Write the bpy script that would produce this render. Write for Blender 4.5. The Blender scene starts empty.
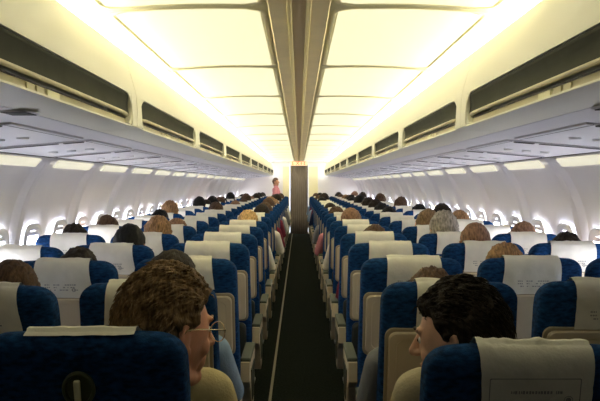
import bpy, bmesh, math, random
from mathutils import Vector, Matrix, Euler, noise
R = math.radians
random.seed(7)
# ---------------------------------------------------------------- camera, world, exposure
CAM_H = 1.462
col = bpy.context.scene.collection
cam_d = bpy.data.cameras.new('camera'); cam = bpy.data.objects.new('camera', cam_d); col.objects.link(cam)
cam.location = (0, 0, CAM_H); cam.rotation_euler = (R(90 - 1.35), 0, R(-0.08))
cam_d.sensor_width = 36; cam_d.lens = 42.0; cam_d.clip_start = 0.05
bpy.context.scene.camera = cam
w = bpy.data.worlds.new('world'); bpy.context.scene.world = w; w.use_nodes = True
w.node_tree.nodes['Background'].inputs[0].default_value = (.75, .85, 1, 1)
w.node_tree.nodes['Background'].inputs[1].default_value = 1.0
vs = bpy.context.scene.view_settings
vs.view_transform = 'Standard'; vs.look = 'None'; vs.gamma = 1; vs.use_curve_mapping = False
vs.exposure = 2.6
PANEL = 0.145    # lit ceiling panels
TUBE = 7.0      # emission of the tubes on top of the bins
COVE = 0.10       # diffusers at the top of the side walls
PANE = 3.2       # daylight behind the cabin windows
Y0, Y1 = -1.3, 20.6   # cabin ends

# ---------------------------------------------------------------- materials
def mat(name, colr, rough=.6, spec=.3, emit=None, es=0, metal=0, sheen=0, var=0, vscale=20, bump=0, bscale=200, stretch=(1,1,1)):
    m = bpy.data.materials.new(name); m.use_nodes = True
    nt = m.node_tree; b = nt.nodes['Principled BSDF']
    b.inputs['Base Color'].default_value = (*colr, 1); b.inputs['Roughness'].default_value = rough
    b.inputs['Specular IOR Level'].default_value = spec; b.inputs['Metallic'].default_value = metal
    b.inputs['Sheen Weight'].default_value = sheen
    if emit:
        b.inputs['Emission Color'].default_value = (*emit, 1); b.inputs['Emission Strength'].default_value = es
    if var or bump:
        tc = nt.nodes.new('ShaderNodeTexCoord'); mp = nt.nodes.new('ShaderNodeMapping')
        mp.inputs['Scale'].default_value = stretch
        nt.links.new(tc.outputs['Object'], mp.inputs[0])
    if var:
        n = nt.nodes.new('ShaderNodeTexNoise'); n.inputs['Scale'].default_value = vscale; n.inputs['Detail'].default_value = 4
        nt.links.new(mp.outputs[0], n.inputs['Vector'])
        r = nt.nodes.new('ShaderNodeValToRGB')
        r.color_ramp.elements[0].position = .3; r.color_ramp.elements[1].position = .7
        r.color_ramp.elements[0].color = (*[c * (1 - var) for c in colr], 1)
        r.color_ramp.elements[1].color = (*[min(1, c * (1 + var)) for c in colr], 1)
        nt.links.new(n.outputs[0], r.inputs[0]); nt.links.new(r.outputs[0], b.inputs['Base Color'])
    if bump:
        n2 = nt.nodes.new('ShaderNodeTexNoise'); n2.inputs['Scale'].default_value = bscale
        nt.links.new(mp.outputs[0], n2.inputs['Vector'])
        bp = nt.nodes.new('ShaderNodeBump'); bp.inputs['Strength'].default_value = bump; bp.inputs['Distance'].default_value = .004
        nt.links.new(n2.outputs[0], bp.inputs['Height']); nt.links.new(bp.outputs[0], b.inputs['Normal'])
    return m
M = dict(
    blue=mat('seat_fabric', (.010, .047, .140), .85, .08, sheen=.0, var=.55, vscale=45, bump=.5, bscale=260, stretch=(1, 1, 2.5)),
    cover=mat('cover_cloth', (.74, .71, .62), .85, .15, var=.08, vscale=12, bump=.35, bscale=60),
    print=mat('cover_print', (.30, .29, .27), .8),
    tray=mat('tray_plastic', (.56, .47, .33), .42, .4, var=.04, vscale=6),
    trayedge=mat('tray_edge_plastic', (.36, .30, .21), .5),
    dark=mat('dark_plastic', (.025, .028, .022), .5),
    olive=mat('latch_recess', (.09, .10, .05), .4),
    chrome=mat('latch_metal', (.7, .68, .58), .25, metal=.8),
    metal=mat('leg_metal', (.35, .35, .34), .4, metal=.7),
    pad=mat('armrest_pad', (.05, .058, .04), .6),
    carpet=mat('aisle_carpet', (.009, .012, .008), .95, .05, var=.5, vscale=60, bump=.6, bscale=300),
    strip=mat('track_strip', (.22, .19, .12), .5),
    bin=mat('bin_plastic', (.80, .78, .64), .45, .3, bump=.05, bscale=40),
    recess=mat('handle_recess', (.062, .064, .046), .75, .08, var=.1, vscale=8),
    sill=mat('sill_plastic', (.62, .56, .37), .45, var=.06, vscale=5),
    placard=mat('placard_plastic', (.82, .78, .5), .4),
    psu=mat('service_plastic', (.72, .70, .72), .5, .3, bump=.05, bscale=50),
    slot=mat('slot_dark', (.07, .065, .06), .6),
    wall=mat('sidewall_plastic', (.76, .74, .755), .5, .3, bump=.08, bscale=35, var=.03, vscale=3),
    rib=mat('rib_plastic', (.66, .60, .55), .5),
    frame=mat('window_plastic', (.80, .79, .80), .45),
    pane=mat('window_daylight', (.8, .85, .9), .2, emit=(.86, .88, 1), es=PANE),
    cove=mat('cove_diffuser', (.6, .58, .46), .5, emit=(1, .95, .72), es=COVE),
    tube=mat('tube_lamp', (.9, .9, .8), .5, emit=(1, .92, .68), es=TUBE),
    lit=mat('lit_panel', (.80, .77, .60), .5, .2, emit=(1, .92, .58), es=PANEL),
    ceil=mat('ceiling_plastic', (.90, .86, .64), .5, .25, var=.03, vscale=2),
    cframe=mat('ceiling_frame', (.92, .86, .55), .4),
    centre=mat('centre_strip', (.86, .72, .42), .55, var=.06, vscale=6),
    groove=mat('centre_groove', (.66, .52, .30), .6),
    ridge=mat('centre_ridge', (.85, .72, .36), .5),
    bulk=mat('bulkhead_panel', (.80, .76, .72), .6),
    doorf=mat('bulkhead_cream', (.80, .72, .42), .55),
    door=mat('curtain_cloth', (.19, .155, .11), .9, .1, var=.15, vscale=5, stretch=(12, 12, 1)),
    signb=mat('sign_body', (.85, .78, .5), .5), signr=mat('sign_letters', (.8, .10, .03), .5, emit=(1, .12, .03), es=.5),
    eye=mat('eye_white', (.8, .78, .74), .2), iris=mat('eye_iris', (.05, .03, .02), .15),
    lens=mat('spectacle_lens', (.9, .95, .95), .05), gold=mat('spectacle_metal', (.75, .62, .40), .25, metal=.9),
    trousers=mat('trouser_cloth', (.03, .035, .05), .9), shoe=mat('shoe_leather', (.02, .015, .012), .4),
)
lt = M['lens'].node_tree; lb = lt.nodes['Principled BSDF']; lb.inputs['Transmission Weight'].default_value = 1; lb.inputs['IOR'].default_value = 1.05
def skinm(n, c): return mat('skin_' + n, c, .5, .35, var=.12, vscale=25, bump=.1, bscale=150)
SKIN = dict(ruddy=skinm('ruddy', (.82, .40, .25)), fair=skinm('fair', (.76, .44, .29)), tan=skinm('tan', (.40, .19, .10)), brown=skinm('brown', (.20, .09, .05)))
def hairm(n, c): return mat('hair_' + n, c, .65, .25, var=.55, vscale=60, bump=.8, bscale=160, stretch=(2.2, .5, .6))
HAIR = dict(black=hairm('black', (.007, .0065, .006)), dark=hairm('dark_brown', (.022, .014, .008)), brown=hairm('brown', (.085, .046, .024)),
            red=hairm('reddish', (.24, .13, .075)), blond=hairm('blond', (.52, .33, .14)), grey=hairm('grey', (.36, .32, .26)),
            greying=hairm('greying_brown', (.22, .135, .062)), sandy=hairm('sandy', (.30, .17, .08)))
def clothm(n, c): return mat('cloth_' + n, c, .9, .1, var=.08, vscale=20, bump=.4, bscale=150)
CLOTH = dict(cream=clothm('cream', (.66, .56, .31)), white=clothm('white', (.75, .70, .58)), lightblue=clothm('light_blue', (.28, .38, .50)),
             beige=clothm('beige_knit', (.50, .44, .30)), pink=clothm('pink', (.55, .22, .24)), maroon=clothm('maroon', (.20, .03, .045)),
             dusty=clothm('dusty', (.33, .17, .13)), navy=clothm('navy', (.02, .03, .08)), grey=clothm('grey', (.22, .22, .22)))

# ---------------------------------------------------------------- mesh helpers
def link(name, me, m=None, parent=None, smooth=True, loc=None, rot=None):
    o = bpy.data.objects.new(name, me); col.objects.link(o)
    if m and not me.materials: me.materials.append(m)
    if smooth:
        for p in me.polygons: p.use_smooth = True
    if parent: o.parent = parent
    if loc is not None: o.location = loc
    if rot is not None: o.rotation_euler = rot
    return o
def tag(o, label=None, cat=None, group=None, kind=None):
    if label: o['label'] = label
    if cat: o['category'] = cat
    if group: o['group'] = group
    if kind: o['kind'] = kind
    return o
def empty(name, loc=(0, 0, 0), rz=0):
    o = bpy.data.objects.new(name, None); col.objects.link(o); o.location = loc; o.rotation_euler = (0, 0, rz)
    o.empty_display_size = .1; return o
class MB:
    def __init__(s): s.v = []; s.f = []
    def add(s, vs_, fs, mtx=None):
        n = len(s.v)
        s.v += [tuple(mtx @ Vector(p)) if mtx else tuple(p) for p in vs_]
        s.f += [tuple(i + n for i in f) for f in fs]; return s
    def loft(s, rings, cap=True, closed=True, mtx=None):
        n = len(rings[0]); vs_ = [p for r in rings for p in r]; fs = []
        for i in range(len(rings) - 1):
            for j in range(n if closed else n - 1):
                k = (j + 1) % n
                fs.append((i * n + j, i * n + k, (i + 1) * n + k, (i + 1) * n + j))
        if cap: fs.append(tuple(range(n))[::-1]); fs.append(tuple((len(rings) - 1) * n + j for j in range(n)))
        return s.add(vs_, fs, mtx)
    def box(s, c, d, mtx=None, bev=0):
        bm = bmesh.new(); bmesh.ops.create_cube(bm, size=1)
        for v in bm.verts: v.co = Vector((v.co.x * d[0], v.co.y * d[1], v.co.z * d[2])) 
        if bev: bmesh.ops.bevel(bm, geom=bm.edges[:], offset=bev, segments=2, affect='EDGES', profile=.5)
        for v in bm.verts: v.co += Vector(c)
        bm.verts.index_update()
        s.add([v.co[:] for v in bm.verts], [[v.index for v in f.verts] for f in bm.faces], mtx); bm.free(); return s
    def tube(s, pts, r, n=8, mtx=None):
        pts = [Vector(p) for p in pts]; rings = []
        rr = r if isinstance(r, (list, tuple)) else [r] * len(pts)
        for i, p in enumerate(pts):
            d = (pts[min(i + 1, len(pts) - 1)] - pts[max(i - 1, 0)]).normalized()
            a = d.orthogonal().normalized() if i == 0 else (a - d * a.dot(d)).normalized()
            b = d.cross(a)
            rings.append([p + (a * math.cos(t) + b * math.sin(t)) * rr[i] for t in [2 * math.pi * k / n for k in range(n)]])
        return s.loft(rings, mtx=mtx)
    def ball(s, c, r, mtx=None, nu=14, nv=10, rot=None):
        r = (r, r, r) if isinstance(r, (int, float)) else r
        q = Euler(rot).to_matrix() if rot else None; vs_ = []; fs = []
        for i in range(nv + 1):
            ph = math.pi * i / nv
            if i in (0, nv): vs_.append(Vector((0, 0, math.cos(ph) * r[2]))); continue
            for j in range(nu):
                th = 2 * math.pi * j / nu
                vs_.append(Vector((math.sin(ph) * math.cos(th) * r[0], math.sin(ph) * math.sin(th) * r[1], math.cos(ph) * r[2])))
        last = len(vs_) - 1
        for j in range(nu):
            k = (j + 1) % nu
            fs.append((0, 1 + j, 1 + k)); fs.append((last, last - nu + k, last - nu + j))
            for i in range(nv - 2):
                a = 1 + i * nu
                fs.append((a + j, a + nu + j, a + nu + k, a + k))
        vs_ = [(q @ p if q else p) + Vector(c) for p in vs_]
        return s.add(vs_, fs, mtx)
    def capsule(s, p0, p1, r0, r1, mtx=None, flat=None):
        p0 = Vector(p0); p1 = Vector(p1); d = p1 - p0; L = d.length
        q = d.to_track_quat('Z', 'Y').to_matrix().to_4x4(); T = Matrix.Translation(p0) @ q
        if flat: T = Matrix.Translation(p0) @ Matrix.Diagonal((*flat, 1)) @ q
        rings = []; n = 14
        for i in range(1, 6):
            a = math.pi / 2 * i / 5
            rings.append((-r0 * math.cos(a), r0 * math.sin(a)))
        for i in range(0, 5):
            a = math.pi / 2 * i / 5
            rings.append((L + r1 * math.sin(a), r1 * math.cos(a)))
        rg = [[(rr * math.cos(2 * math.pi * k / n), rr * math.sin(2 * math.pi * k / n), z) for k in range(n)] for z, rr in rings]
        if mtx: T = mtx @ T
        return s.loft(rg, mtx=T)
    def mesh(s, name, fixn=True):
        me = bpy.data.meshes.new(name); me.from_pydata(s.v, [], s.f)
        if fixn:
            bm = bmesh.new(); bm.from_mesh(me); bmesh.ops.recalc_face_normals(bm, faces=bm.faces[:]); bm.to_mesh(me); bm.free()
        return me
    def build(s, name, m, parent=None, smooth=False, loc=None, rot=None):
        return link(name, s.mesh(name), m, parent, smooth, loc, rot)
def remesh(mb, voxel, smooth=4):
    me = mb.mesh('tmp'); o = bpy.data.objects.new('tmp', me); col.objects.link(o)
    md = o.modifiers.new('r', 'REMESH'); md.mode = 'VOXEL'; md.voxel_size = voxel; md.use_smooth_shade = True
    s2 = o.modifiers.new('s', 'SMOOTH'); s2.iterations = smooth; s2.factor = .5
    dg = bpy.context.evaluated_depsgraph_get(); dg.update()
    out = bpy.data.meshes.new_from_object(o.evaluated_get(dg))
    bpy.data.objects.remove(o); bpy.data.meshes.remove(me); return out
def smooth_by_angle(o, a=35):
    me = o.data
    for p in me.polygons: p.use_smooth = True
    bm = bmesh.new(); bm.from_mesh(me)
    for e in bm.edges:
        if len(e.link_faces) == 2 and e.calc_face_angle(0) > R(a): e.smooth = False
    bm.to_mesh(me); bm.free(); return o
def rrect(wd, ht, r, n=5):
    p = []
    for cx, cy, a0 in ((wd/2-r, ht/2-r, 0), (-wd/2+r, ht/2-r, 90), (-wd/2+r, -ht/2+r, 180), (wd/2-r, -ht/2+r, 270)):
        for k in range(n + 1):
            a = R(a0 + 90 * k / n); p.append((cx + r * math.cos(a), cy + r * math.sin(a)))
    return p
def copy_tree(o, parent=None):
    c = o.copy(); col.objects.link(c)
    if parent: c.parent = parent
    for ch in o.children: copy_tree(ch, c)
    return c
ORD = ['', 'first', 'second', 'third', 'fourth', 'fifth', 'sixth', 'seventh', 'eighth', 'ninth', 'tenth', 'eleventh', 'twelfth', 'thirteenth',
       'fourteenth', 'fifteenth', 'sixteenth', 'seventeenth', 'eighteenth', 'nineteenth', 'twentieth', 'twenty-first', 'twenty-second', 'twenty-third', 'twenty-fourth', 'twenty-fifth']
SIDE = {-1: 'left', 1: 'right'}
H = CAM_H

# ---------------------------------------------------------------- setting
fl = MB().box((0, (Y0+Y1)/2 + .2, -.05), (3.6, Y1-Y0 + .4, .1)).build('floor', M['carpet']); tag(fl, 'dark cabin floor carpet along the aisle', kind='structure')
st = MB().box((-.197, (Y0+Y1)/2, .004), (.018, Y1-Y0-.02, .008)).build('trim_1', M['strip']); tag(st, 'thin tan strip along the left edge of the aisle floor', kind='structure')

PROF = [(1.55, .166), (1.585, .13), (1.615, .09), (1.66, .02), (1.70, -.06), (1.735, -.15), (1.768, -.30), (1.785, -.40), (1.795, -.50), (1.795, -.64), (1.78, -.75), (1.74, -.95), (1.66, -1.25), (1.60, -1.45)]
SEAM = [4.42 + 1.08 * k for k in range(-6, 17)]
def bay(y):            # how far the bay between two ribs is pressed outward
    f = ((y - 4.42) / 1.08) % 1.0
    d = min(f, 1 - f) * 1.08
    return 0 if d < .035 else (.034 * min(1, (d - .035) / .05))
def wall_side(s):
    ys = set([Y0, Y1])
    for sm in SEAM:
        for d in (-.085, -.035, -.004, .004, .035, .085, .27-.105, .27+.105, .81-.105, .81+.105, .54):
            y = sm + d
            if Y0 < y < Y1: ys.add(round(y, 4))
    ys = sorted(ys); vs_ = []; fs = []; n = len(PROF)
    for y in ys:
        for i, (x, h) in enumerate(PROF):
            off = bay(y) * (1 if i > 0 else 0)
            if any(abs(y - sm) < .005 for sm in SEAM): off += .012
            vs_.append((s * (x + off), y, H + h))
    for j in range(len(ys) - 1):
        ym = (ys[j] + ys[j+1]) / 2
        win = any(abs(ym - (sm + c)) < .1 for sm in SEAM for c in (.27, .81)) and ym > 2.5
        for i in range(n - 1):
            if win and 6 <= i <= 8: continue
            a = j * n + i; fs.append((a, a + 1, a + n + 1, a + n))
    me = bpy.data.meshes.new('wall'); me.from_pydata(vs_, [], fs)
    o = link('wall_' + SIDE[s], me, M['wall'], smooth=True); smooth_by_angle(o, 20)
    md = o.modifiers.new('thick', 'SOLIDIFY'); md.thickness = .02; md.offset = -1 if s < 0 else 1
    tag(o, 'pale curved cabin side wall panels on the ' + SIDE[s], kind='structure')
wall_side(-1); wall_side(1)
# sidewall: raised ribs, windows, cove lights
pw = MB(); 
WM = {}
ring_o = rrect(.29, .41, .09); ring_i = rrect(.20, .31, .07)
fm = MB(); fm.loft([[(x, y, 0) for x, y in ring_o], [(x, y, .012) for x, y in rrect(.28, .40, .085)], [(x, y, .012) for x, y in rrect(.225, .335, .075)], [(x, y, -.002) for x, y in ring_i]], cap=False)
fme = fm.mesh('window_frame'); 
pm = MB(); pm.loft([[(x, y, -.006) for x, y in rrect(.215, .325, .07)], [(x, y, .001) for x, y in rrect(.215, .325, .07)]]); pme = pm.mesh('window_pane')
sh = MB(); sh.box((0, .14, .003), (.19, .03, .006)); sme = sh.mesh('window_shade')
wn = 0
for s in (-1, 1):
    for sm in SEAM:
        for c in (.27, .81):
            y = sm + c
            if not 2.6 < y < Y1 - .2: continue
            wn += 1
            e = empty('window_%d' % wn, (s * 1.80, y, H - .47)); tag(e, kind='structure')
            # local x -> world y, local y -> up the wall, local z -> inward
            tilt = math.atan2(.03, .34)
            up = Vector((-s * math.sin(tilt), 0, math.cos(tilt))); zin = Vector((-s, 0, -math.sin(tilt))).normalized(); xx = up.cross(zin)
            mt = Matrix((xx, up, zin)).transposed().to_4x4(); e.rotation_euler = mt.to_euler()
            link('window_frame', fme, M['frame'], e); link('window_pane', pme, M['pane'], e, False); link('window_shade', sme, M['frame'], e, False)
cd = MB()
rgs = []
for yy in (0, .76):
    rgs.append([(0, yy, 0), (.024, yy, -.026), (.040, yy, -.046), (.050, yy, -.040), (.032, yy, -.020), (.008, yy, .006)])
cd_r = cd.loft(rgs).mesh('diffuser')
k = {-1: 0, 1: 0}
for s in (-1, 1):
    for sm in SEAM:
        y = sm + .16
        if y + .8 < .9 or y + .8 > Y1: continue
        k[s] += 1
        o = link('cove_light', cd_r.copy(), M['cove'], None, False, (s * 1.560, y, H + .150)); 
        for v in o.data.vertices: v.co.x *= s
        if s < 0: o.data.flip_normals()
        tag(o, '%s glowing cream light strip from the camera, atop the %s side wall' % (ORD[k[s]], SIDE[s]), 'light', 'cove lights above the %s windows' % SIDE[s])

# ceiling
cp = [(0, .672), (.115, .66), (.25, .664), (.4, .664), (.55, .658), (.68, .648), (.80, .635), (.90, .61), (.96, .56)]
def sheet(pts, y0, y1, s=1):
    vs_ = []; 
    for y in (y0, y1): vs_ += [(s * x, y, H + h) for x, h in pts]
    n = len(pts); return vs_, [(i, i + 1, n + i + 1, n + i) for i in range(n - 1)]
m_ = MB()
pts = [(-x, h) for x, h in cp[:0:-1]] + cp
m_.add(*sheet(pts, Y0, Y1))
ce = link('ceiling', m_.mesh('ceiling', False), M['ceil']); md = ce.modifiers.new('t', 'SOLIDIFY'); md.thickness = .02; md.offset = 1
tag(ce, 'glowing cream ceiling of the cabin', kind='structure')
# framed panels of the ceiling, each with rounded inner corners
def panel_frame(s, y0, y1):
    def cz(x):
        x = abs(x)
        for (xa, ha), (xb, hb) in zip(cp, cp[1:]):
            if xa <= x <= xb: return ha + (hb - ha) * (x - xa) / (xb - xa)
        return cp[-1][1]
    wd, ht = .60, y1 - y0 - .032
    def ring(inset, drop, r):
        out = []
        for px, py in rrect(wd - 2 * inset, ht - 2 * inset, r, 5):
            x = .125 + wd / 2 + px; out.append((s * x, (y0 + y1) / 2 + py, H + cz(x) - drop))
        return out
    # long edges need intermediate points so the frame follows the curved ceiling: densify
    def dens(r):
        out = []
        for a, b in zip(r, r[1:] + r[:1]):
            L = (Vector(a) - Vector(b)).length; n = max(1, int(L / .1))
            for i in range(n):
                p = Vector(a).lerp(Vector(b), i / n); out.append(p)
        return out
    base = rrect(wd, ht, .07, 5)
    rings = []
    for inset, drop in ((0, .001), (.005, .004), (.014, .005), (.022, .001)):
        pr = []
        raw = base
        for a, b in zip(raw, raw[1:] + raw[:1]):
            L = math.dist(a, b); n = max(1, int(L / .1))
            for i in range(n):
                px = a[0] + (b[0] - a[0]) * i / n; py = a[1] + (b[1] - a[1]) * i / n
                px *= (wd - 2 * inset) / wd; py *= (ht - 2 * inset) / ht
                x = .125 + wd / 2 + px; pr.append((s * x, (y0 + y1) / 2 + py, H + cz(x) - drop))
        rings.append(pr)
    return MB().loft(rings, cap=False)
PY = [2.62 - 1.33 * 2 + 1.33 * i for i in range(16)]
for s in (-1, 1):
    for y in PY:
        y1 = min(y + 1.33, Y1)
        if y1 - y < .3: continue
        if y < 1.2:
            link('panel_frame', panel_frame(s, y, y1).mesh('panel_frame'), M['cframe'], ce); continue
        i = PY.index(y) - 1; e = empty('ceiling_light', (s * .42, y + .66, H + .66))
        f = panel_frame(s, y, y1); f.v = [(a - s * .42, b - y - .66, c - H - .66) for a, b, c in f.v]; nfr = len(f.v) // 4
        fo = f.build('panel_frame', M['cframe'], e, True)
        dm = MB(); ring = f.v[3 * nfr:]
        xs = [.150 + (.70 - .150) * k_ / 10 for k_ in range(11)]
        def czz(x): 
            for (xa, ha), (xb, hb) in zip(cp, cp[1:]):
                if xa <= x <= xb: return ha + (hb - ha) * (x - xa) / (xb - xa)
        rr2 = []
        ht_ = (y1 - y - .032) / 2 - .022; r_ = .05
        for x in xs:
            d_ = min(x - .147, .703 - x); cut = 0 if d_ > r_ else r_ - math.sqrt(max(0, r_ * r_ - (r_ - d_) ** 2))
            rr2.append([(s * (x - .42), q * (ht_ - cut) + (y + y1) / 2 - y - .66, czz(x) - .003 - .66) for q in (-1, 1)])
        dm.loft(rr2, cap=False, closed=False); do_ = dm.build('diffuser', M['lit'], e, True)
        tag(e, '%s glowing ceiling light panel from the camera, %s of the centre strip' % (ORD[PY.index(y) - PY.index(min(q for q in PY if q > 1.2)) + 1], SIDE[s]), 'ceiling light', 'ceiling light panels on the %s' % SIDE[s])
# centre strip
cs = MB().add(*sheet([(-.112, .655), (-.108, .648), (-.046, .648)], Y0, Y1)).add(*sheet([(.046, .648), (.108, .648), (.112, .655)], Y0, Y1))
t2 = link('trim_2', cs.mesh('c', False), M['centre'], smooth=False); tag(t2, 'tan strip along the middle of the ceiling', kind='structure')
t2.modifiers.new('t', 'SOLIDIFY').thickness = .004
link('groove', MB().box((0, (Y0+Y1)/2, H + .655), (.052, Y1-Y0, .006)).mesh('g'), M['groove'], t2, False)
for s in (-1, 1):
    link('ridge', MB().box((s * .036, (Y0+Y1)/2, H + .645), (.018, Y1-Y0, .016), bev=.004).mesh('r'), M['ridge'], t2, False)
# end walls
EX = [(s_ * x, h) for s_, seq in ((1, PROF), (-1, PROF[::-1])) for x, h in seq]
def endwall(name, y, hole):
    mb = MB()
    W2 = 1.85
    if hole:
        mb.box(((W2 + .27) / 2, y, H/2 + .35), (W2 - .27, .04, H + .8)); mb.box((-(W2 + .27) / 2, y, H/2 + .35), (W2 - .27, .04, H + .8))
        mb.box((0, y, H + .655), (.54, .04, .13))
    else: mb.box((0, y, H/2 + .35), (3.7, .04, H + .8))
    o = mb.build(name, M['bulk']); tag(o, 'bulkhead wall across the cabin', kind='structure'); return o
endwall('wall_back', Y1 + .02, True); endwall('wall_front', Y0 - .02, False).data.materials[0] = M['door']  # wall_front: unseen wall added behind the camera, coloured dark to cut bounced light
d = MB()
rgs = []
for z in (0.0, .5, 1.0, 1.5, H + .59):
    top = [(-.262 + .524 * i / 40, Y1 - .0 + .012 * math.sin(i * 1.4), z) for i in range(41)]
    rgs.append(top)
d.loft(rgs, cap=False, closed=False)
do = d.build('door_1', M['door'], smooth=True); do.modifiers.new('t', 'SOLIDIFY').thickness = .012
tag(do, 'brown curtain closing the doorway at the far end of the aisle', kind='structure')
for s, wd_ in ((-1, .20), (1, .28)):
    o = MB().box((s * (.275 + wd_ / 2), Y1 - .03, .99), (wd_, .05, 1.96), bev=.008).build('trim_%d' % (4 + (s + 1) // 2), M['doorf']); tag(o, 'cream panel beside the far doorway', kind='structure')
# exit sign
sg = empty('exit_sign', (0, Y1 - .12, H + .60)); tag(sg, 'small red lettered sign over the doorway at the aisle end', 'sign')
MB().box((0, 0, 0), (.50, .05, .13), bev=.006).build('housing', M['signb'], sg)
tx = bpy.data.curves.new('t', 'FONT'); tx.body = 'EXIT'; tx.size = .15; tx.align_x = 'CENTER'; tx.align_y = 'CENTER'; tx.extrude = .003; tx.space_character = 1.3
to = bpy.data.objects.new('t', tx); col.objects.link(to); dg = bpy.context.evaluated_depsgraph_get(); tme = bpy.data.meshes.new_from_object(to.evaluated_get(dg)); bpy.data.objects.remove(to)
lo = link('lettering', tme, M['signr'], sg, False, (0, -.029, 0), (R(90), 0, 0)); lo.scale = (1.15, 1, 1)

# ---------------------------------------------------------------- overhead bins
BINP = 1.80; B0 = 3.02 - BINP * 2
# profile: lateral, height
P_face = [(.785, .585), (.772, .584), (.762, .576), (.748, .54), (.732, .50), (.716, .445), (.703, .395), (.698, .372)]
P_low_div = [(.697, .35), (.694, .30), (.692, .262), (.697, .243)]
P_back = [(.72, .236), (.86, .226), (.86, .30), (.90, .40), (.90, .545), (.80, .555)]
def bin_make(s):
    root = empty('overhead_bin')
    E = .085; L = BINP - .006
    def ext(pts, y0, y1): return MB().loft([[(s * x, y, H + h) for x, h in pts] for y in (y0, y1)])
    full = P_face + P_low_div + P_back
    # body: two end modules, and the long middle whose lower front steps back for the grip
    mid = P_face[:-1] + [(.700, .376), (.735, .372), (.80, .36), (.80, .245)] + [(.698, .246), (.697, .240)] + P_back
    mb = ext(full, 0, E)
    rg = [[(s * x, y, H + h) for x, h in full] for y in (L - E, L)]
    mb.loft(rg)
    mb.loft([[(s * x, y, H + h) for x, h in mid] for y in (E, L - E)])
    b = mb.build('bin_body', M['bin'], root); smooth_by_angle(b, 25)
    # concave dark grip strip with rounded ends
    def rec(y):
        e = min(y - E, L - E - y)
        lift = 0 if e > .10 else (.10 - math.sqrt(max(0, .01 - (.10 - e) ** 2)))
        top = .372 - .0; bot = .292
        pts_ = []
        for i in range(9):
            f = i / 8
            h = top + (bot - top) * f; x = .704 + .012 * math.sin(math.pi * min(1, f * 1.0) * .9) + .004 * f
            pts_.append((x, h, f))
        out = []
        for x, h, f in pts_:
            out.append((s * x, y, H + max(h, bot + lift * .75) if False else H + h))
        return out
    ysr = [E + (L - 2 * E) * i / 24 for i in range(25)]
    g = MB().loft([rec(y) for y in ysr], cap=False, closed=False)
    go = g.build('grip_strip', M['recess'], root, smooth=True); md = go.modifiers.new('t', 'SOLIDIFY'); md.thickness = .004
    # rounded corner fillets at both ends of the opening
    for yy, sg_ in ((E, 1), (L - E, -1)):
        c = MB()
        arc = [(yy, .376)] + [(yy + sg_ * .09 * (1 - math.sin(R(a))), .375 - .06 * (1 - math.cos(R(a)))) for a in range(0, 91, 15)] 
        f_ = [[(s * .699, y, H + h) for y, h in arc], [(s * .745, y, H + h) for y, h in arc]]
        c.loft(f_)
        arc2 = [(yy, .250)] + [(yy + sg_ * .07 * (1 - math.sin(R(a))), .250 + .07 * (1 - math.cos(R(a)))) for a in range(90, -1, -15)]
        c2 = MB().loft([[(s * .699, y, H + h) for y, h in arc2], [(s * .745, y, H + h) for y, h in arc2]])
        c2.build('corner_fillet', M['bin'], root)
        c.build('corner_fillet', M['bin'], root)
    # pale rail under the grip, then latch channel
    rl = MB().tube([(s * .706, E + .05, H + .286), (s * .704, E + .12, H + .289), (s * .704, L / 2, H + .289), (s * .704, L - E - .12, H + .289), (s * .706, L - E - .05, H + .286)], .0075, 8)
    rl.build('rail', M['sill'], root, smooth=True)
    sl = MB().loft([[(s * x, y, H + h) for x, h in ((.722, .272), (.712, .245), (.80, .245), (.80, .272))] for y in (E, L - E)])
    sl.build('latch_channel', M['sill'], root)
    MB().box((s * .745, L / 2, H + .2745), (.05, L - 2 * E, .004)).build('gap_strip', M['slot'], root)
    for yc, wd_, mm in ((.82, .10, 'placard'), (.715, .05, 'sill'), (.645, .05, 'sill')):
        MB().box((s * .7145, yc, H + .2585), (.006, wd_, .020), bev=.0015).build('placard' if mm == 'placard' else 'latch', M[mm], root)
    return root
def tube_make():
    root = empty('tube_lamp')
    MB().tube([(0, .06, 0), (0, BINP - .06, 0)], .012, 10).build('tube', M['tube'], root, smooth=True)
    MB().box((0, BINP / 2, -.018), (.05, BINP - .03, .010)).build('fixture', M['frame'], root)
    for y in (.045, BINP - .045): MB().box((0, y, -.002), (.03, .02, .03)).build('lamp_holder', M['frame'], root)
    return root
for s in (-1, 1):
    proto = bin_make(s); tp = tube_make(); nb = 0
    n_b = int((Y1 - B0) / BINP)
    for i in range(n_b + 1):
        y = B0 + i * BINP
        if y + BINP > Y1 + .3: continue
        if i > 0:
            b = copy_tree(proto)
        else: b = proto
        b.location = (0, y, 0)
        nm = 'nearest' if i == 0 else ('next to nearest' if i == 1 else ORD[i + 1] + ' nearest')
        tag(b, 'cream overhead bin with dark grip strip, %s on the %s side' % (nm, SIDE[s]), 'overhead bin', 'overhead bins on the %s' % SIDE[s])
        if i >= 1 and y + .9 + BINP < Y1:
            t = tp if i == 1 else copy_tree(tp)
            t.location = (s * .850, y + .9, H + .580)
            tag(t, 'tube lamp lying in the cove on the %s %s overhead bin' % (nm, SIDE[s]), 'lamp', 'tube lamps on the %s bins' % SIDE[s])

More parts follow.
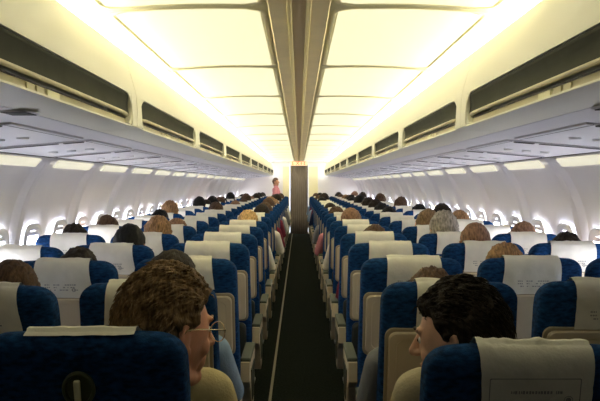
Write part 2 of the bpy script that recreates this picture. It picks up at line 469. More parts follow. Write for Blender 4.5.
# ---------------------------------------------------------------- service panels under the bins
def psu_h(x): return .238 - (x - .70) * .085
for s in (-1, 1):
    mb = MB(); seam = []
    pts = [(.86, psu_h(.86)), (1.0, psu_h(1.0)), (1.56, psu_h(1.56)), (1.56, psu_h(1.56) + .03), (.86, psu_h(.86) + .03)]
    mb.loft([[(s * x, y, H + h) for x, h in pts] for y in (Y0, Y1)])
    o = mb.build('trim_%d' % (6 + (s + 1) // 2), M['psu']); tag(o, 'white underside panel below the overhead bins on the ' + SIDE[s], kind='structure')
    ln = MB().loft([[(s * x, y, H + psu_h(x) - dz) for x, dz in ((1.535, .001), (1.535, .004), (1.545, .004), (1.545, .001))] for y in (Y0, Y1)])
    o2 = ln.build('seam', M['slot'], o)
def psu_make(s):
    root = empty('service_panel')
    def slab(x0, x1, y0, y1, dz0, dz1):
        return [[(s * x, y, H + psu_h(x) - d_) for x, d_ in ((x0, dz0), (x0 + .004, dz1), (x1 - .004, dz1), (x1, dz0))] for y in (y0, y1)]
    MB().loft(slab(.99, 1.50, .05, .86, .0005, .007)).build('panel', M['psu'], root)
    MB().loft(slab(1.03, 1.13, .052, .075, .0, .011)).build('air_slot', M['slot'], root)
    MB().loft(slab(1.15, 1.49, .052, .070, .0, .010)).build('air_slot', M['slot'], root)
    MB().loft(slab(1.015, 1.018, .05, .86, .006, .008)).build('panel_seam', M['slot'], root)
    for q in (-1, 0, 1):
        p = MB(); x = 1.25 + q * .10
        p.loft([[(s * (x + r * math.cos(R(a))), .55 + r * math.sin(R(a)), H + psu_h(x) - z) for a in range(0, 360, 24)] for r, z in ((.026, .005), (.024, .014), (.014, .016), (.008, .010))])
        p.build('reading_light', M['frame'], root)
    return root
for s in (-1, 1):
    pr = psu_make(s)
    i = 0; y = 3.30 - .93 * 3
    while y + .9 < Y1:
        b = pr if i == 0 else copy_tree(pr)
        b.location = (0, y, 0)
        tag(b, '%s service panel with dark air slots from the camera, under the %s bins' % (ORD[i + 1], SIDE[s]), 'service panel', 'service panels on the %s' % SIDE[s])
        i += 1; y += .93
for s, x, y in ((-1, .87, 2.18), (1, .90, 2.0)):
    r_ = empty('speaker_grille', (s * x, y, H + psu_h(x)))
    MB().loft([[(px, py, z) for px, py in rrect(a, b_, .02)] for a, b_, z in ((.10, .12, -.001), (.095, .115, -.004))]).build('rim', M['psu'], r_)
    g = MB()
    for q in range(5): g.box((0, -.04 + q * .02, -.005), (.075, .012, .004))
    g.build('grille', M['slot'], r_)
    tag(r_, 'dark speaker grille under the %s overhead bin nearest the camera' % SIDE[s], 'speaker')

# ---------------------------------------------------------------- seats
HB = .72; HINGE = Vector((0, .145, .41)); LEAN = .135
def sup(a, n): return math.copysign(abs(math.cos(a)) ** (2 / n), math.cos(a)), math.copysign(abs(math.sin(a)) ** (2 / n), math.sin(a))
def back_section(z):      # z above the hinge -> rear y, front y, half width
    f = z / HB
    th = .125 - .02 * f + .012 * math.exp(-((f - .86) / .08) ** 2)
    yr = -LEAN * f; return yr, yr + th, .238 - .012 * f
def backrest_mesh():
    rings = []; NP = 44; rt, rw = .042, .062
    levels = [0.0, .02, .1, .2, .3, .4, .5, .58, .63, HB - rw]
    for z in levels:
        yr, yf, hw = back_section(z)
        if z == 0: hw -= .02; yr += .015; yf -= .015
        rings.append((z, yr, yf, hw))
    for k_ in range(1, 8):
        a = math.pi / 2 * k_ / 7
        z = HB - rw + rw * math.sin(a)
        yr, yf, hw = back_section(z)
        sx = rw * (1 - math.cos(a)); sy = rt * (1 - math.cos(a)) 
        rings.append((z, yr + sy, yf - sy, hw - sx))
    out = []
    for z, yr, yf, hw in rings:
        yc, ht = (yr + yf) / 2, (yf - yr) / 2; ring = []
        for j in range(NP):
            cx, cy = sup(2 * math.pi * j / NP + .01, 5.5)
            ring.append((cx * hw, yc + cy * ht, z + .004 * (1 - cx * cx)))
        out.append(ring)
    # closing top
    z, yr, yf, hw = rings[-1]; yc = (yr + yf) / 2
    out.append([(x * .55, yc + (y - yc) * .55, zz + .004) for x, y, zz in out[-1]])
    me = MB().loft(out).mesh('backrest'); return me
def cover_path():
    p = []; rw, rt = .062, .042
    zs = [HB - rw + rw * math.sin(math.pi / 2 * k_ / 7) for k_ in range(8)]
    ins = [rt * (1 - math.cos(math.pi / 2 * k_ / 7)) for k_ in range(8)]
    rear = []; front = []
    for z, i_ in zip([HB - .30, HB - .26, HB - .22, HB - .18, HB - .155, HB - .13, HB - .10, HB - .08] + zs, [0] * 8 + ins):
        yr, yf, hw = back_section(z); rear.append((yr + i_, z)); front.append((yf - i_, z))
    top = [((rear[-1][0] * (1 - t) + front[-1][0] * t), HB + .006) for t in (.2, .5, .8)]
    return rear, top, front
def cover_mesh(drop_rear, drop_front, wd=.245, seed=0, skew=0, flare=.01, wk=1.0):
    rear, top, front = cover_path()
    path = [p for p in rear if p[1] >= HB - drop_rear - 1e-6] + top + [p for p in front[::-1] if p[1] >= HB - drop_front - 1e-6]
    # resample
    P = [Vector((0, a, b)) for a, b in path]; q = []
    for a, b in zip(P, P[1:]):
        n = max(1, round((b - a).length / .012))
        q += [a.lerp(b, i / n) for i in range(n)]
    q.append(P[-1]); NX = 22; vs_ = []; fs = []
    nr = len(q)
    for i, p in enumerate(q):
        t = (q[min(i + 1, nr - 1)] - q[max(i - 1, 0)]).normalized(); nrm = Vector((0, -t.z, t.y))
        fr = 1 - i / nr
        for j in range(NX + 1):
            u = j / NX * 2 - 1
            hw = wd / 2 + flare * abs(HB - p.z) / .15
            x = u * hw + skew * (fr - .5)
            wr = noise.noise(Vector((x * 16 + seed * 9, p.z * 9 + p.y * 9, seed))) * .006 + abs(noise.noise(Vector((x * 30 + p.z * 40 + seed, p.z * 18 - x * 10, 3.3)))) * .005
            lift = .0065 + max(0, wr) * wk
            v = p + nrm * lift; vs_.append((x, v.y, v.z))
    for i in range(nr - 1):
        for j in range(NX):
            a = i * (NX + 1) + j; fs.append((a, a + 1, a + NX + 2, a + NX + 1))
    me = bpy.data.meshes.new('headrest_cover'); me.from_pydata(vs_, [], fs)
    bm = bmesh.new(); bm.from_mesh(me); bmesh.ops.recalc_face_normals(bm, faces=bm.faces[:]); bm.to_mesh(me); bm.free(); return me
covers = [cover_mesh(.135 + .02 * (i % 2), .26, .235 + .01 * (i % 3), i * 3.1, (.012, -.015, .0, .02)[i % 4]) for i in range(4)]
short_cover = cover_mesh(.010, .28, .24, 5, .0)
BIGCOVER = cover_mesh(.20, .24, .25, 8.2, .0, -.008, 2.0)
for c in covers + [short_cover, BIGCOVER]:
    c.materials.append(M['cover'])
    for p in c.polygons: p.use_smooth = True
ang = math.atan2(LEAN, HB)
def rear_mtx(dz, out=0.0):     # frame lying on the rear face, local y up along the back, local z out toward the row behind
    yr, yf, hw = back_section(HB - dz)
    up = Vector((0, -math.sin(ang), math.cos(ang))); nz = Vector((0, -math.cos(ang), -math.sin(ang)))
    xx = up.cross(nz)
    m4 = Matrix((xx, up, nz)).transposed().to_4x4()
    return Matrix.Translation(Vector((0, yr, HB - dz)) + nz * out) @ m4
def tray_mesh():
    T = rear_mtx(.295, 0)
    mb = MB()
    mb.loft([[(x, y, z) for x, y in rrect(a, b, .025)] for a, b, z in ((.415, .275, -.005), (.415, .275, .012), (.407, .267, .017), (.365, .225, .017), (.360, .220, .014))], mtx=T)
    return mb.mesh('tray_table')
def tray_rim_mesh():
    T = rear_mtx(.295, 0)
    return MB().loft([[(x, y, z) for x, y in rrect(a, b, .03)] for a, b, z in ((.437, .297, -.006), (.437, .297, .004), (.43, .29, .006), (.40, .26, .006))], mtx=T).mesh('tray_surround')
def latch_meshes():
    T = rear_mtx(.116, .0)
    a = MB().loft([[(r * math.cos(R(k_)), r * 1.15 * math.sin(R(k_)) , z) for k_ in range(0, 360, 15)] for r, z in ((.036, -.002), (.036, .006), (.033, .009), (.029, .008), (.027, .002))], mtx=T).mesh('tray_latch')
    b = MB().box((0, .000, .013), (.014, .052, .012), mtx=T, bev=.004).mesh('latch_handle'); return a, b
def pocket_mesh():
    T = rear_mtx(.555, 0); vs_ = []
    return MB().loft([[(x, y + (.008 * (1 - (x / .2) ** 2) if y > 0 else 0), z) for x, y in rrect(a, b, .03)] for a, b, z in ((.41, .21, -.004), (.41, .21, .010), (.38, .18, .022))], mtx=T).mesh('seat_pocket')
def cushion_mesh():
    out = []
    for k_ in range(15):
        f = k_ / 14; y = .15 + .46 * f
        e = min(1, min(f, 1 - f) / .12); e = math.sqrt(1 - (1 - e) ** 2)
        hw = .232 - .03 * (1 - e); hh = .062 * (.35 + .65 * e)
        ring = []
        for j in range(32):
            cx, cy = sup(2 * math.pi * j / 32 + .01, 5)
            ring.append((cx * hw, y, .385 + cy * hh + (.012 * (1 - cx * cx) if cy > 0 else 0)))
        out.append(ring)
    return MB().loft(out).mesh('seat_cushion')
S_back = backrest_mesh(); S_tray = tray_mesh(); S_rim = tray_rim_mesh(); S_la, S_lb = latch_meshes(); S_pock = pocket_mesh(); S_cush = cushion_mesh()
S_arm = MB().box((0, .33, .615), (.045, .36, .05), bev=.015).mesh('armrest'); 
S_armpad = MB().box((0, .33, .645), (.050, .34, .022), bev=.009).mesh('armrest_pad')
ap = MB(); sp_ = [(.14, .64), (.50, .64), (.53, .60), (.50, .48), (.42, .36), (.30, .36), (.22, .50), (.14, .55)]
ap.loft([[(x, y, z) for y, z in sp_] for x in (-.020, .020)]); S_side = ap.mesh('side_panel')
rc = MB(); sp2 = [(.24, .58), (.46, .58), (.41, .42), (.30, .42)]
rc.loft([[(x, y, z) for y, z in sp2] for x in (-.024, .024)]); S_inset = rc.mesh('panel_inset')
S_leg = MB().tube([(0, .18, 0.0), (0, .22, .34)], .016, 10).tube([(0, .52, 0.0), (0, .46, .34)], .016, 10).box((0, .35, .012), (.04, .42, .02), bev=.004).mesh('seat_leg')
S_base = MB().box((0, .36, .325), (.45, .40, .035), bev=.008).mesh('seat_frame')
XS = (.505, 1.035, 1.525)
SEATP = .79; Z1 = 1.48
def seat_make(aisle):
    r = empty('airline_seat')
    b = link('backrest', S_back, M['blue'], r, True, HINGE)
    link('headrest_cover', covers[0], None, b)
    link('tray_surround', S_rim, M['trayedge'], b, False); link('tray_table', S_tray, M['tray'], b, False)
    link('seat_pocket', S_pock, M['dark'], b)
    link('seat_cushion', S_cush, M['blue'], r)
    link('seat_frame', S_base, M['metal'], r, False)
    a = link('armrest', S_arm, M['tray'], r, False, (-.257, 0, 0)); link('armrest_pad', S_armpad, M['pad'], a, False)
    if aisle:
        sp = link('side_panel', S_side, M['tray'], r, False, (-.257, 0, 0)); link('panel_inset', S_inset, M['pad'], sp, False)
    for x in (-.16, .16): link('seat_leg', S_leg, M['metal'], r, True, (x, 0, 0))
    return r
proto_a, proto_b = seat_make(True), seat_make(False)
used = set()
PLACE = ('aisle', 'middle', 'window')
# measured recline (degrees) for rows seen well
REC = {(-1, 2, 1): 3.0, (-1, 4, 2): 7, (-1, 4, 1): 4, (-1, 5, 2): 4, (-1, 3, 1): 4, (-1, 3, 2): 4, (-1, 5, 1): 2, (-1, 3, 0): 1, (1, 2, 0): -1, (1, 2, 1): -2, (-1, 1, 0): 0}
NROW = 23
rr_ = random.Random(3)
for s in (-1, 1):
    for row in range(1, NROW + 1):
        for c in range(3):
            if row == 1 and c == 2: continue
            pr = proto_a if c == 0 else proto_b
            if id(pr) in used: o = copy_tree(pr)
            else: o = pr; used.add(id(pr))
            o.location = (s * XS[c], Z1 + SEATP * (row - 1), 0)
            for ch in o.children:
                if ch.name.startswith(('armrest', 'side_panel')): ch.location.x = -s * .257
                if ch.name.startswith('backrest'):
                    rec = REC.get((s, row, c), rr_.uniform(-1, 1.5) if row > 4 else 0)
                    ch.rotation_euler = (R(rec), 0, 0)
                    for g in ch.children:
                        if g.name.startswith('headrest_cover'):
                            g.data = covers[rr_.randrange(4)]
                            if (s, row, c) == (-1, 1, 0): g.data = short_cover
                            if (s, row, c) == (1, 1, 0): g.data = BIGCOVER; g.location.x = .008
                            if row > 3 and rr_.random() < .5: g.rotation_euler = (0, 0, 0)
            look = 'blue airliner seat with white cover'
            if (s, row, c) == (-1, 1, 0): look = 'dark blue seat with narrow cover and latch'
            if (s, row, c) == (1, 1, 0): look = 'blue seat with creased headrest cover'
            tag(o, '%s, %s-side %s place, %s row from camera' % (look, SIDE[s], PLACE[c], ORD[row]), 'seat', 'airliner seats on the %s' % SIDE[s])
            if (s, row, c) == (1, 1, 0): front_seat = o; o.location.z = -.026
            if (s, row, c) == (-1, 1, 0):
                o.location.x = -.478; o.location.z = .003
                dark_seat = o
for ch in dark_seat.children:
    if ch.name.startswith('backrest'):
        link('tray_latch', S_la, M['olive'], ch, False); link('latch_handle', S_lb, M['placard'], ch, False)
# print on the cover of the nearest right seat: a thin box, smudged line of print, round emblem
for ch in front_seat.children:
    if ch.name.startswith('backrest'):
        pf = MB(); T = rear_mtx(.118, .0185)
        pf.loft([[(x, y, z) for x, y in rrect(a, b, .002, 1)] for a, b, z in ((.196, .132, 0), (.196, .132, .001), (.1925, .1285, .001), (.1925, .1285, 0))], cap=False, mtx=T)
        rn = random.Random(4); x = -.05
        while x < .058:
            wd_ = rn.uniform(.002, .005); hh = rn.uniform(.005, .008)
            if rn.random() > .15: pf.box((x, .034, .001), (wd_, hh, .001), mtx=T)
            x += wd_ + .0022
        pf.loft([[(.073 + r * math.cos(R(k_)), (.016 + r * math.sin(R(k_))), .001) for k_ in range(0, 360, 20)] for r in (.010, .0085)], cap=False, mtx=T)
        pf.loft([[(.073 + r * math.cos(R(k_)), (.016 + r * math.sin(R(k_))), z) for k_ in range(0, 360, 20)] for r, z in ((.006, .0005), (.006, .0012))], mtx=T)
        po = pf.build('printed_notice', M['print'], ch)
pf = MB(); T = rear_mtx(.105, .0135); rn = random.Random(9)
for yy in (.012, .0, -.012):
    x = -.07
    while x < .07:
        wd_ = rn.uniform(.003, .012)
        if rn.random() > .2: pf.box((x + wd_ / 2, yy, .0), (wd_, .0045, .001), mtx=T)
        x += wd_ + .003
pf.loft([[(.055 + r * math.cos(R(k_)), -.012 + r * math.sin(R(k_)), .0) for k_ in range(0, 360, 30)] for r in (.009, .006)], cap=False, mtx=T)
lines = pf.mesh('printed_lines')
for o in [o for o in col.objects if o.name.startswith('airline_seat') and Z1 + SEATP * .5 < o.location.y < Z1 + SEATP * 4.5]:
    for ch in o.children:
        if ch.name.startswith('backrest'): link('printed_lines', lines, M['print'], ch, False)

# ---------------------------------------------------------------- people
def head_pt(d, k=1.0):
    x, y, z = d.x * .076, d.y * .097, d.z * .116
    if d.z < 0:
        q = -d.z
        x *= 1 - .28 * q ** 1.6
        if d.y < 0: y *= 1 - .42 * q
        else: y += .012 * q * q
    else:
        x *= 1 + .05 * d.z * (1 - d.z) * 4
        if d.y > 0: y *= 1 - .06 * d.z
    return Vector((x, y, z)) * k
def add_head(mb, T, fine=True):
    nu, nv = (40, 30); vs_ = []; fs = []
    for i in range(nv + 1):
        for j in range(nu):
            ph = math.pi * i / nv; th = 2 * math.pi * j / nu
            vs_.append(head_pt(Vector((math.sin(ph) * math.cos(th), math.sin(ph) * math.sin(th), math.cos(ph)))))
    for i in range(nv):
        for j in range(nu):
            k_ = (j + 1) % nu; fs.append((i * nu + j, (i + 1) * nu + j, (i + 1) * nu + k_, i * nu + k_))
    bm = bmesh.new(); vv = [bm.verts.new(v) for v in vs_]
    for f in fs: bm.faces.new([vv[i] for i in f])
    bmesh.ops.remove_doubles(bm, verts=bm.verts[:], dist=1e-5); bm.verts.index_update()
    mb.add([v.co[:] for v in bm.verts], [[v.index for v in f.verts] for f in bm.faces], T); bm.free()
    mb.capsule((0, .091, .022), (0, .117, -.022), .0085, .0125, T)
    for s in (-1, 1):
        mb.ball((s * .010, .104, -.026), (.009, .011, .008), T)
        mb.ball((s * .030, .082, .028), (.022, .014, .008), T, rot=(0, 0, s * -.3))
        mb.ball((s * .038, .060, -.028), (.023, .024, .026), T)
        mb.ball((s * .079, -.008, -.006), (.007, .019, .031), T, rot=(.15, 0, s * .35))
        mb.capsule((s * .082, .004, .016), (s * .088, -.018, .018), .005, .006, T)
        mb.capsule((s * .088, -.018, .018), (s * .086, -.022, -.012), .006, .005, T)
        mb.ball((s * .079, .002, -.034), (.006, .009, .010), T)
    mb.ball((0, .076, -.058), (.032, .024, .030), T); mb.ball((0, .096, -.053), (.020, .008, .005), T); mb.ball((0, .094, -.063), (.017, .008, .005), T)
    mb.ball((0, .078, -.094), (.022, .018, .017), T)
    mb.capsule((-.048, .01, -.085), (0, .075, -.098), .022, .018, T); mb.capsule((.048, .01, -.085), (0, .075, -.098), .022, .018, T)
def hand(mb, wrist, direc, side, up=(0, 0, 1)):
    d_ = Vector(direc).normalized(); u = Vector(up); sd = d_.cross(u).normalized(); u = sd.cross(d_).normalized(); W_ = Vector(wrist)
    mb.capsule(W_, W_ + d_ * .04, .024, .028); 
    for q in (-1.3, -.4, .5, 1.3): mb.capsule(W_ + d_ * .02 + sd * q * .012, W_ + d_ * .085 + sd * q * .017, .013, .012)
    for q, L_ in ((-1.4, .060), (-.45, .075), (.5, .072), (1.4, .055)):
        b_ = W_ + d_ * .085 + sd * q * .0175
        m1 = b_ + d_ * L_ * .45 - u * .008; m2 = b_ + d_ * L_ * .8 - u * .03
        mb.capsule(b_, m1, .0095, .009); mb.capsule(m1, m2, .009, .0075)
    th0 = W_ + d_ * .02 + sd * side * .024; th1 = th0 + d_ * .035 + sd * side * .022 - u * .008; th2 = th1 + d_ * .028 + sd * side * .004 - u * .01
    mb.capsule(th0, th1, .013, .011); mb.capsule(th1, th2, .011, .009)
def hair_mesh(T, seed=0, length=0.0, thick=.014, rough=.004, bald=0, nu=96, nv=64, fringe=0.0):
    """cap of hair; length 0 = short, 1 = to the neck"""
    vs_ = []; fs = []; msk = []
    for i in range(nv + 1):
        for j in range(nu):
            ph = math.pi * i / nv; th = 2 * math.pi * j / nu
            d_ = Vector((math.sin(ph) * math.cos(th), math.sin(ph) * math.sin(th), math.cos(ph)))
            # hairline: lower limit of z as a function of how frontal the direction is
            fr = d_.y / max(1e-4, math.hypot(d_.x, d_.y)) if i not in (0, nv) else 0
            if fr > .45: lim = .52 - fringe
            elif fr > .12: lim = .52 - fringe - (.45 - fr) / .33 * .45
            elif fr > -.15: lim = .07 - (.12 - fr) / .27 * (.15 + .5 * length)
            else: lim = -.52 - .35 * length - .1 * min(1, (-.15 - fr))
            if abs(fr) < .2 and length < .3: lim = max(lim, .02)
            m_ = (d_.z - lim) / .12 + noise.noise(d_ * 9 + Vector((seed, 0, 0))) * .25
            if bald: m_ = min(m_, (bald - (d_ - Vector((0, .15, 1)).normalized()).length * -1 - 1.0) * 6)
            m_ = max(-.3, min(1, m_)); msk.append(m_)
            base = head_pt(d_)
            n1 = noise.noise(Vector((d_.x * 5 + seed, d_.y * 5, d_.z * 5))) ; n2 = noise.noise(Vector((d_.x * 30 + seed, d_.y * 7, d_.z * 12)))
            off = -.004 + (thick * (.45 + .55 * max(0, d_.z + .2)) + .005) * max(0, m_) ** .6 + (n1 * rough * 1.3 + n2 * rough) * max(0, m_)
            p = base + d_ * off
            if length > .2 and d_.z < 0 and fr < .3: p = p + Vector((d_.x * .02, -.012, 0)) * length
            vs_.append(p)
    for i in range(nv):
        for j in range(nu):
            k_ = (j + 1) % nu; f = (i * nu + j, (i + 1) * nu + j, (i + 1) * nu + k_, i * nu + k_)
            if max(msk[a] for a in f) > -.05: fs.append(f)
    bm = bmesh.new(); vv = [bm.verts.new(T @ v) for v in vs_]
    for f in fs:
        try: bm.faces.new([vv[i] for i in f])
        except ValueError: pass
    bmesh.ops.remove_doubles(bm, verts=bm.verts[:], dist=1e-5)
    bmesh.ops.delete(bm, geom=[v for v in bm.verts if not v.link_faces], context='VERTS')
    bmesh.ops.recalc_face_normals(bm, faces=bm.faces[:])
    me = bpy.data.meshes.new('hair'); bm.to_mesh(me); bm.free(); return me
def strands(me, T, n, seed, L=.035, rad=.0011, comb=Vector((0, -1, -.25)), lift=.2):
    """locks lying over the cap, merged into the same hair mesh"""
    rn = random.Random(seed); bm = bmesh.new(); bm.from_mesh(me)
    bm.faces.ensure_lookup_table(); F = [f for f in bm.faces]; mb = MB(); Rm = T.to_3x3(); C_ = T @ Vector((0, 0, 0))
    for q in range(n):
        f = rn.choice(F); c = f.calc_center_median(); nn = (c - C_).normalized()
        cl = Vector(T.inverted() @ c)
        if abs(cl.x) > .055 and -.035 < cl.y < .09 and cl.z < .055: continue
        cd_ = (Rm @ (comb + Vector((rn.gauss(0, .25), rn.gauss(0, .25), rn.gauss(0, .25) - (0 if cl.z > .05 else .8))))).normalized()
        t = (cd_ - nn * cd_.dot(nn)).normalized(); l_ = L * rn.uniform(.5, 1.2); a = lift * rn.uniform(.2, 1)
        p0 = c - nn * .003; p1 = c + t * l_ * .5 + nn * l_ * a * .45; p2 = c + t * l_ + nn * (l_ * a * .5 - .10 * l_)
        mb.tube([p0, p1, p2], [rad * 1.6, rad * 1.5, rad * .3], 3)
    m2 = mb.mesh('s'); bm.from_mesh(m2); bmesh.ops.recalc_face_normals(bm, faces=bm.faces[:])
    bm.to_mesh(me); bm.free(); bpy.data.meshes.remove(m2)
def person_meshes(head_loc, head_rot, dx=0.0, twist=0.0, arm_out=0, voxel=.007, hs=1.0, standing=False, slump=0.0):
    """seated person facing +Y; origin at floor below the seat's rear edge. returns skin, shirt, trousers meshes, head matrix"""
    T = Matrix.Translation(head_loc) @ Euler(head_rot).to_matrix().to_4x4() @ Matrix.Scale(hs, 4)
    skin, sh_, tr = MB(), MB(), MB()
    add_head(skin, T)
    hip = Vector((0, .36, .52)); chest = Vector((dx * .7, .275, .83 - slump * .6)); neck = Vector((dx, .262, .985 - slump))
    if standing: hip = Vector((0, .2, .98)); chest = Vector((0, .19, 1.30)); neck = Vector((0, .2, 1.47))
    nb = T @ Vector((0, -.025, -.075))
    skin.capsule(nb, neck, .053 * hs, .060)
    skin.capsule(neck - Vector((0, 0, .03)), chest, .07, .10); skin.capsule(chest, hip, .10, .10)
    tw = Matrix.Rotation(twist, 3, 'Z')
    for inf, mbx in ((.0, sh_),):
        mbx.ball(chest + Vector((0, 0, -.02)), (.185, .115, .19)); mbx.capsule(chest + Vector((0, 0, -.05)), hip, .135, .145, flat=None)
        a_, b_ = tw @ Vector((-.165, 0, 0)), tw @ Vector((.165, 0, 0)); sc = neck + Vector((0, .01, -.062))
        mbx.capsule(sc + a_, sc + b_, .062, .062)
        for e in (a_, b_): mbx.capsule(neck + Vector((0, 0, -.01)) + e * .25, sc + e * .95, .052, .058)
        mbx.capsule(neck + Vector((0, 0, -.02)), neck + (nb - neck).normalized() * .035, .074, .064)
    for s in (-1, 1):
        sd = neck + Vector((0, .01, -.070)) + tw @ Vector((s * .18, 0, 0))
        el = Vector((dx * .8 + s * .218, .33, .70)); wr = Vector((s * .13, .56, .67))
        if arm_out == s: el = Vector((dx + s * .235, .36, .69)); wr = Vector((s * .235, .58, .69))
        if standing: el = Vector((s * .25, .17, 1.13)); wr = Vector((s * .24, .26, .90))
        sh_.capsule(sd, el, .062, .050); sh_.capsule(el, el.lerp(wr, .85), .050, .036)
        skin.capsule(sd, el, .05, .038); skin.capsule(el, wr, .037, .024); hand(skin, wr, wr - el, -s)
        kn = Vector((s * .11, .72, .53)); an = Vector((s * .12, .70, .10)); hp = hip + Vector((s * .09, .02, -.02))
        if standing: kn = Vector((s * .10, .23, .52)); an = Vector((s * .11, .2, .10))
        tr.capsule(hp, kn, .088, .064); tr.capsule(kn, an, .062, .045); tr.ball(hip, (.17, .13, .11))
        tr.capsule(an + Vector((0, -.02, -.055)), an + Vector((0, .12, -.065)), .038, .033)
    return remesh(skin, voxel, 3), remesh(sh_, .010, 6), remesh(tr, .014, 4), T
def person(name_loc, meshes, hair, hairc, skinc, clothc, scale=1.0, flip=False, face=False, rz=0):
    me_s, me_sh, me_tr, T = meshes
    r = empty('person', name_loc, rz); r.scale = (-scale if flip else scale, scale, scale)
    b = bpy.data.objects.new('body', me_s); col.objects.link(b); b.parent = r
    if not me_s.materials: me_s.materials.append(None); [setattr(p, 'use_smooth', True) for p in me_s.polygons]
    b.material_slots[0].link = 'OBJECT'; b.material_slots[0].material = SKIN[skinc]
    for nm, me, m in (('shirt', me_sh, CLOTH[clothc]), ('trousers', me_tr, M['trousers']), ('hair', hair, HAIR[hairc])):
        if me is None: continue
        if not me.materials: me.materials.append(None); [setattr(p, 'use_smooth', True) for p in me.polygons]
        o = bpy.data.objects.new(nm, me); col.objects.link(o); o.parent = r
        o.material_slots[0].link = 'OBJECT'; o.material_slots[0].material = m
    if face:
        for s in (-1, 1):
            MB().ball(T @ Vector((s * .031, .0785, .006)), .0125).build('eye', M['eye'], r, True)
            MB().ball(T @ Vector((s * .031, .0885, .006)), .0052).build('iris', M['iris'], r, True)
            eb = MB().tube([T @ Vector((s * x, y, z)) for x, y, z in ((.012, .099, .026), (.030, .096, .033), (.048, .082, .028))], [.003, .0045, .002], 6).build('eyebrow', HAIR[hairc], r, True)
    return r
# --- generic seated templates: (mesh set, hair meshes)
TA = person_meshes((0, .25, 1.105), (R(-4), 0, 0), hs=1.07, slump=.05); TB = person_meshes((.03, .265, 1.095), (R(-12), R(6), R(-14)), dx=.02, hs=1.07, slump=.05)
TC = person_meshes((-.05, .255, 1.10), (R(-6), R(-5), R(20)), dx=-.03, arm_out=-1, hs=1.07, slump=.05)
def hairs(T): return [hair_mesh(T, 1, 0, .016, nu=64, nv=44), hair_mesh(T, 2, .9, .024, .006, nu=64, nv=44, fringe=.05), hair_mesh(T, 3, .4, .020, .007, nu=64, nv=44)]
HA, HB_, HC = hairs(TA[3]), hairs(TB[3]), hairs(TC[3])
TPL = {'A': (TA, HA), 'B': (TB, HB_), 'C': (TC, HC)}
# explicit passengers: side,row,seat, template, hairstyle, hair, skin, cloth, scale, dx, dy, flip
PX = [
 (-1, 2, 0, 'C', 0, 'dark', 'fair', 'lightblue', .985, -.01, 0, True, 'dark-haired person in light blue shirt'),
 (-1, 2, 1, 'A', 1, 'brown', 'fair', 'grey', .945, .00, 0, False, 'brown-haired person'),
 (-1, 3, 1, 'B', 2, 'dark', 'fair', 'navy', .935, -.05, 0, False, 'dark-haired person'),
 (-1, 4, 1, 'A', 0, 'black', 'tan', 'white', .985, .04, 0, False, 'black-haired person with round head'),
 (-1, 5, 2, 'B', 2, 'dark', 'tan', 'grey', .955, -.05, 0, True, 'dark-haired person'),
 (-1, 5, 1, 'A', 2, 'sandy', 'fair', 'white', .99, .05, 0, False, 'sandy-haired person'),
 (-1, 6, 2, 'B', 0, 'brown', 'fair', 'white', .98, .0, 0, True, 'brown-haired person'),
 (-1, 6, 1, 'B', 1, 'red', 'fair', 'grey', .95, .0, 0, False, 'red-haired person'),
 (-1, 7, 0, 'C', 2, 'blond', 'fair', 'white', .98, -.02, 0, True, 'blond person'),
 (1, 2, 0, 'B', 2, 'brown', 'tan', 'grey', .935, -.06, 0, False, 'brown-haired person'),
 (1, 3, 1, 'A', 2, 'sandy', 'fair', 'white', .945, -.06, 0, False, 'sandy-haired person'),
 (1, 4, 1, 'A', 3, 'red', 'tan', 'white', 1.0, .0, 0, False, 'balding reddish-haired person'),
 (1, 5, 1, 'A', 2, 'grey', 'fair', 'white', 1.02, -.02, 0, False, 'grey-haired person'),
 (1, 6, 1, 'B', 0, 'greying', 'fair', 'white', 1.02, -.02, 0, False, 'person with greying brown hair'),
 (1, 4, 2, 'B', 2, 'dark', 'fair', 'grey', .95, .06, 0, False, 'dark-haired person'),
 (1, 5, 2, 'B', 0, 'red', 'fair', 'lightblue', .97, .07, 0, False, 'reddish-haired person'),
 (1, 5, 0, 'B', 1, 'brown', 'fair', 'maroon', .945, -.01, 0, False, 'brown-haired person in dark red'),
 (1, 7, 0, 'C', 0, 'red', 'tan', 'white', 1.0, .03, 0, False, 'short-haired person in cream shirt'),
 (1, 7, 2, 'A', 0, 'sandy', 'fair', 'white', .98, -.03, 0, False, 'sandy-haired person'),
]
taken = {(p[0], p[1], p[2]) for p in PX} | {(-1, 1, 0), (1, 1, 0)}
empties = {(-1, 3, 0), (-1, 3, 2), (-1, 4, 0), (-1, 4, 2), (-1, 5, 0), (-1, 6, 0), (1, 2, 1), (1, 3, 0), (1, 4, 0), (1, 6, 0), (1, 3, 2), (1, 2, 2), (-1, 2, 2), (1, 6, 2), (-1, 7, 1), (-1, 7, 2), (1, 7, 1), (-1, 8, 0), (1, 8, 0), (-1, 8, 1), (1, 8, 1)}
rn = random.Random(11)
hn = {'black': 'black-haired', 'dark': 'dark-haired', 'brown': 'brown-haired', 'red': 'red-haired', 'blond': 'blond', 'grey': 'grey-haired', 'greying': 'greying', 'sandy': 'sandy-haired'}
for s in (-1, 1):
    for row in range(7, NROW + 1):
        for c in range(3):
            if (s, row, c) in taken or (s, row, c) in empties: continue
            if rn.random() < .60:
                h_ = rn.choice(['black', 'dark', 'dark', 'brown', 'brown', 'red', 'sandy', 'dark', 'black'])
                cl = rn.choice(['white', 'pink', 'navy', 'grey', 'maroon', 'lightblue'])
                tp_ = 'C' if c == 0 and rn.random() < .7 else rn.choice('AB')
                PX.append((s, row, c, tp_, rn.randrange(3), h_, rn.choice(['fair', 'tan', 'fair']), cl, rn.uniform(.95, 1.03), rn.uniform(-.03, .03), 0, (s < 0 and tp_ == 'C'), hn[h_] + ' person'))
bald_hair = hair_mesh(TA[3], 6, 0, .006, .003, nu=64, nv=44)
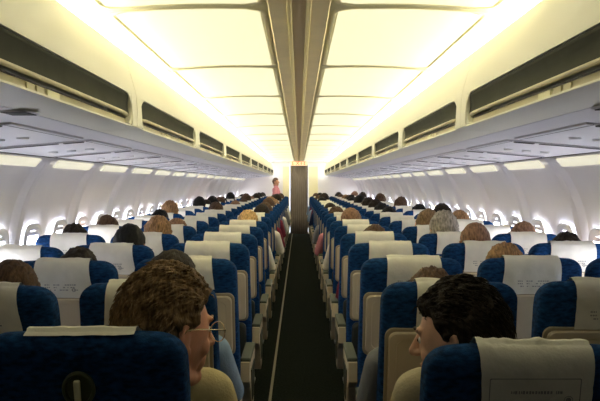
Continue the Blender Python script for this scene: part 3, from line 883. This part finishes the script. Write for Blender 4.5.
for s, row, c, tp_, hs_, h_, sk, cl, sc, dx, dy, fl_, look in PX:
    ms, hh = TPL[tp_]; hm = bald_hair if hs_ == 3 else hh[hs_]
    p = person((max(-1.485 - .055 * (row < 7), min(1.485 + .055 * (row < 7), s * XS[c] + dx)), Z1 + SEATP * (row - 1) + .0 + (1 - sc) * .1, 0), ms, hm, h_, sk, cl, sc, fl_)
    tag(p, '%s in the %s-side %s seat, %s row from camera' % (look, SIDE[s], PLACE[c], ORD[row]), 'person', 'seated passengers')

# --- the two men turned to each other in the nearest row
def near_man(s, head_loc, rot, dx, hs, seed, hc, sk, cl, label, glasses=False, thick=.02, rough=.006):
    ms = person_meshes(head_loc, rot, dx=dx, twist=R(22) * (-s), arm_out=-s, voxel=.0042, hs=hs)
    T = ms[3]
    hm = hair_mesh(T, seed, .12, thick, rough, nu=150, nv=100, fringe=.02)
    strands(hm, T, 3600, seed, L=.034, rad=.0010 * 1.1, comb=Vector((.1, -1, -.15)), lift=.16)
    r = person((s * XS[0], Z1, 0), ms, hm, hc, sk, cl, 1.0, False, True); tag(r, label, 'person')
    col_ = MB()
    nk = ms[3] @ Vector((0, -.025, -.075)); neck = Vector((dx, .262, .985)); ax = (nk - neck).normalized()
    rings = []
    for rad, t in ((.080, .0), (.074, .028), (.066, .052), (.068, .054), (.078, .030), (.088, -.004)):
        cc = neck + ax * t; e1 = ax.orthogonal().normalized(); e2 = ax.cross(e1)
        rings.append([cc + (e1 * math.cos(R(a)) + e2 * math.sin(R(a))) * rad for a in range(0, 360, 15)])
    col_.loft(rings, cap=False).build('collar', CLOTH[cl], r, True)
    if glasses:
        g = MB()
        for q in (-1, 1):
            g.tube([T @ Vector((q * .036 + .025 * math.cos(R(a)), .112 - .004 * abs(math.cos(R(a))), .001 + .021 * math.sin(R(a)))) for a in range(0, 361, 20)], .0013, 6)
            g.tube([T @ Vector(p) for p in ((q * .061, .110, .006), (q * .078, .085, .008), (q * .088, .02, .010), (q * .089, -.01, .008), (q * .087, -.025, -.012))], .0015, 6)
        g.tube([T @ Vector(p) for p in ((-.011, .110, .006), (0, .114, .009), (.011, .110, .006))], .0013, 6)
        e = g.build('eyeglasses', M['gold'], r, True); 
        for q in (-1, 1):
            MB().loft([[T @ Vector((q * .036 + .0245 * math.cos(R(a)), y, .001 + .0205 * math.sin(R(a)))) for a in range(0, 360, 20)] for y in (.1100, .1112)]).build('lens', M['lens'], e, False)
    return r
near_man(-1, (.176, .235, 1.100), (R(-8), R(-4), R(-45)), .11, 1.19, 21, 'greying', 'ruddy', 'cream',
         'man with greying brown hair, eyeglasses and cream shirt in nearest left aisle seat', True, .022, .007)
near_man(1, (-.105, .235, 1.078), (R(-8), R(3), R(58)), -.03, 1.10, 33, 'dark', 'fair', 'beige',
         'dark-haired man in beige knit, turned left toward the aisle, in nearest right aisle seat', False, .022, .006)
# crew member standing by the far bulkhead
TS = person_meshes((0, .22, 1.635), (0, 0, R(180)), standing=True)
cm = person((-.47, Y1 - .66, 0), TS, hair_mesh(TS[3], 9, .2, .016, nu=64, nv=44), 'brown', 'tan', 'pink', .93, False, rz=R(75))
tag(cm, 'person in pinkish top standing at the far end left of the doorway', 'person')
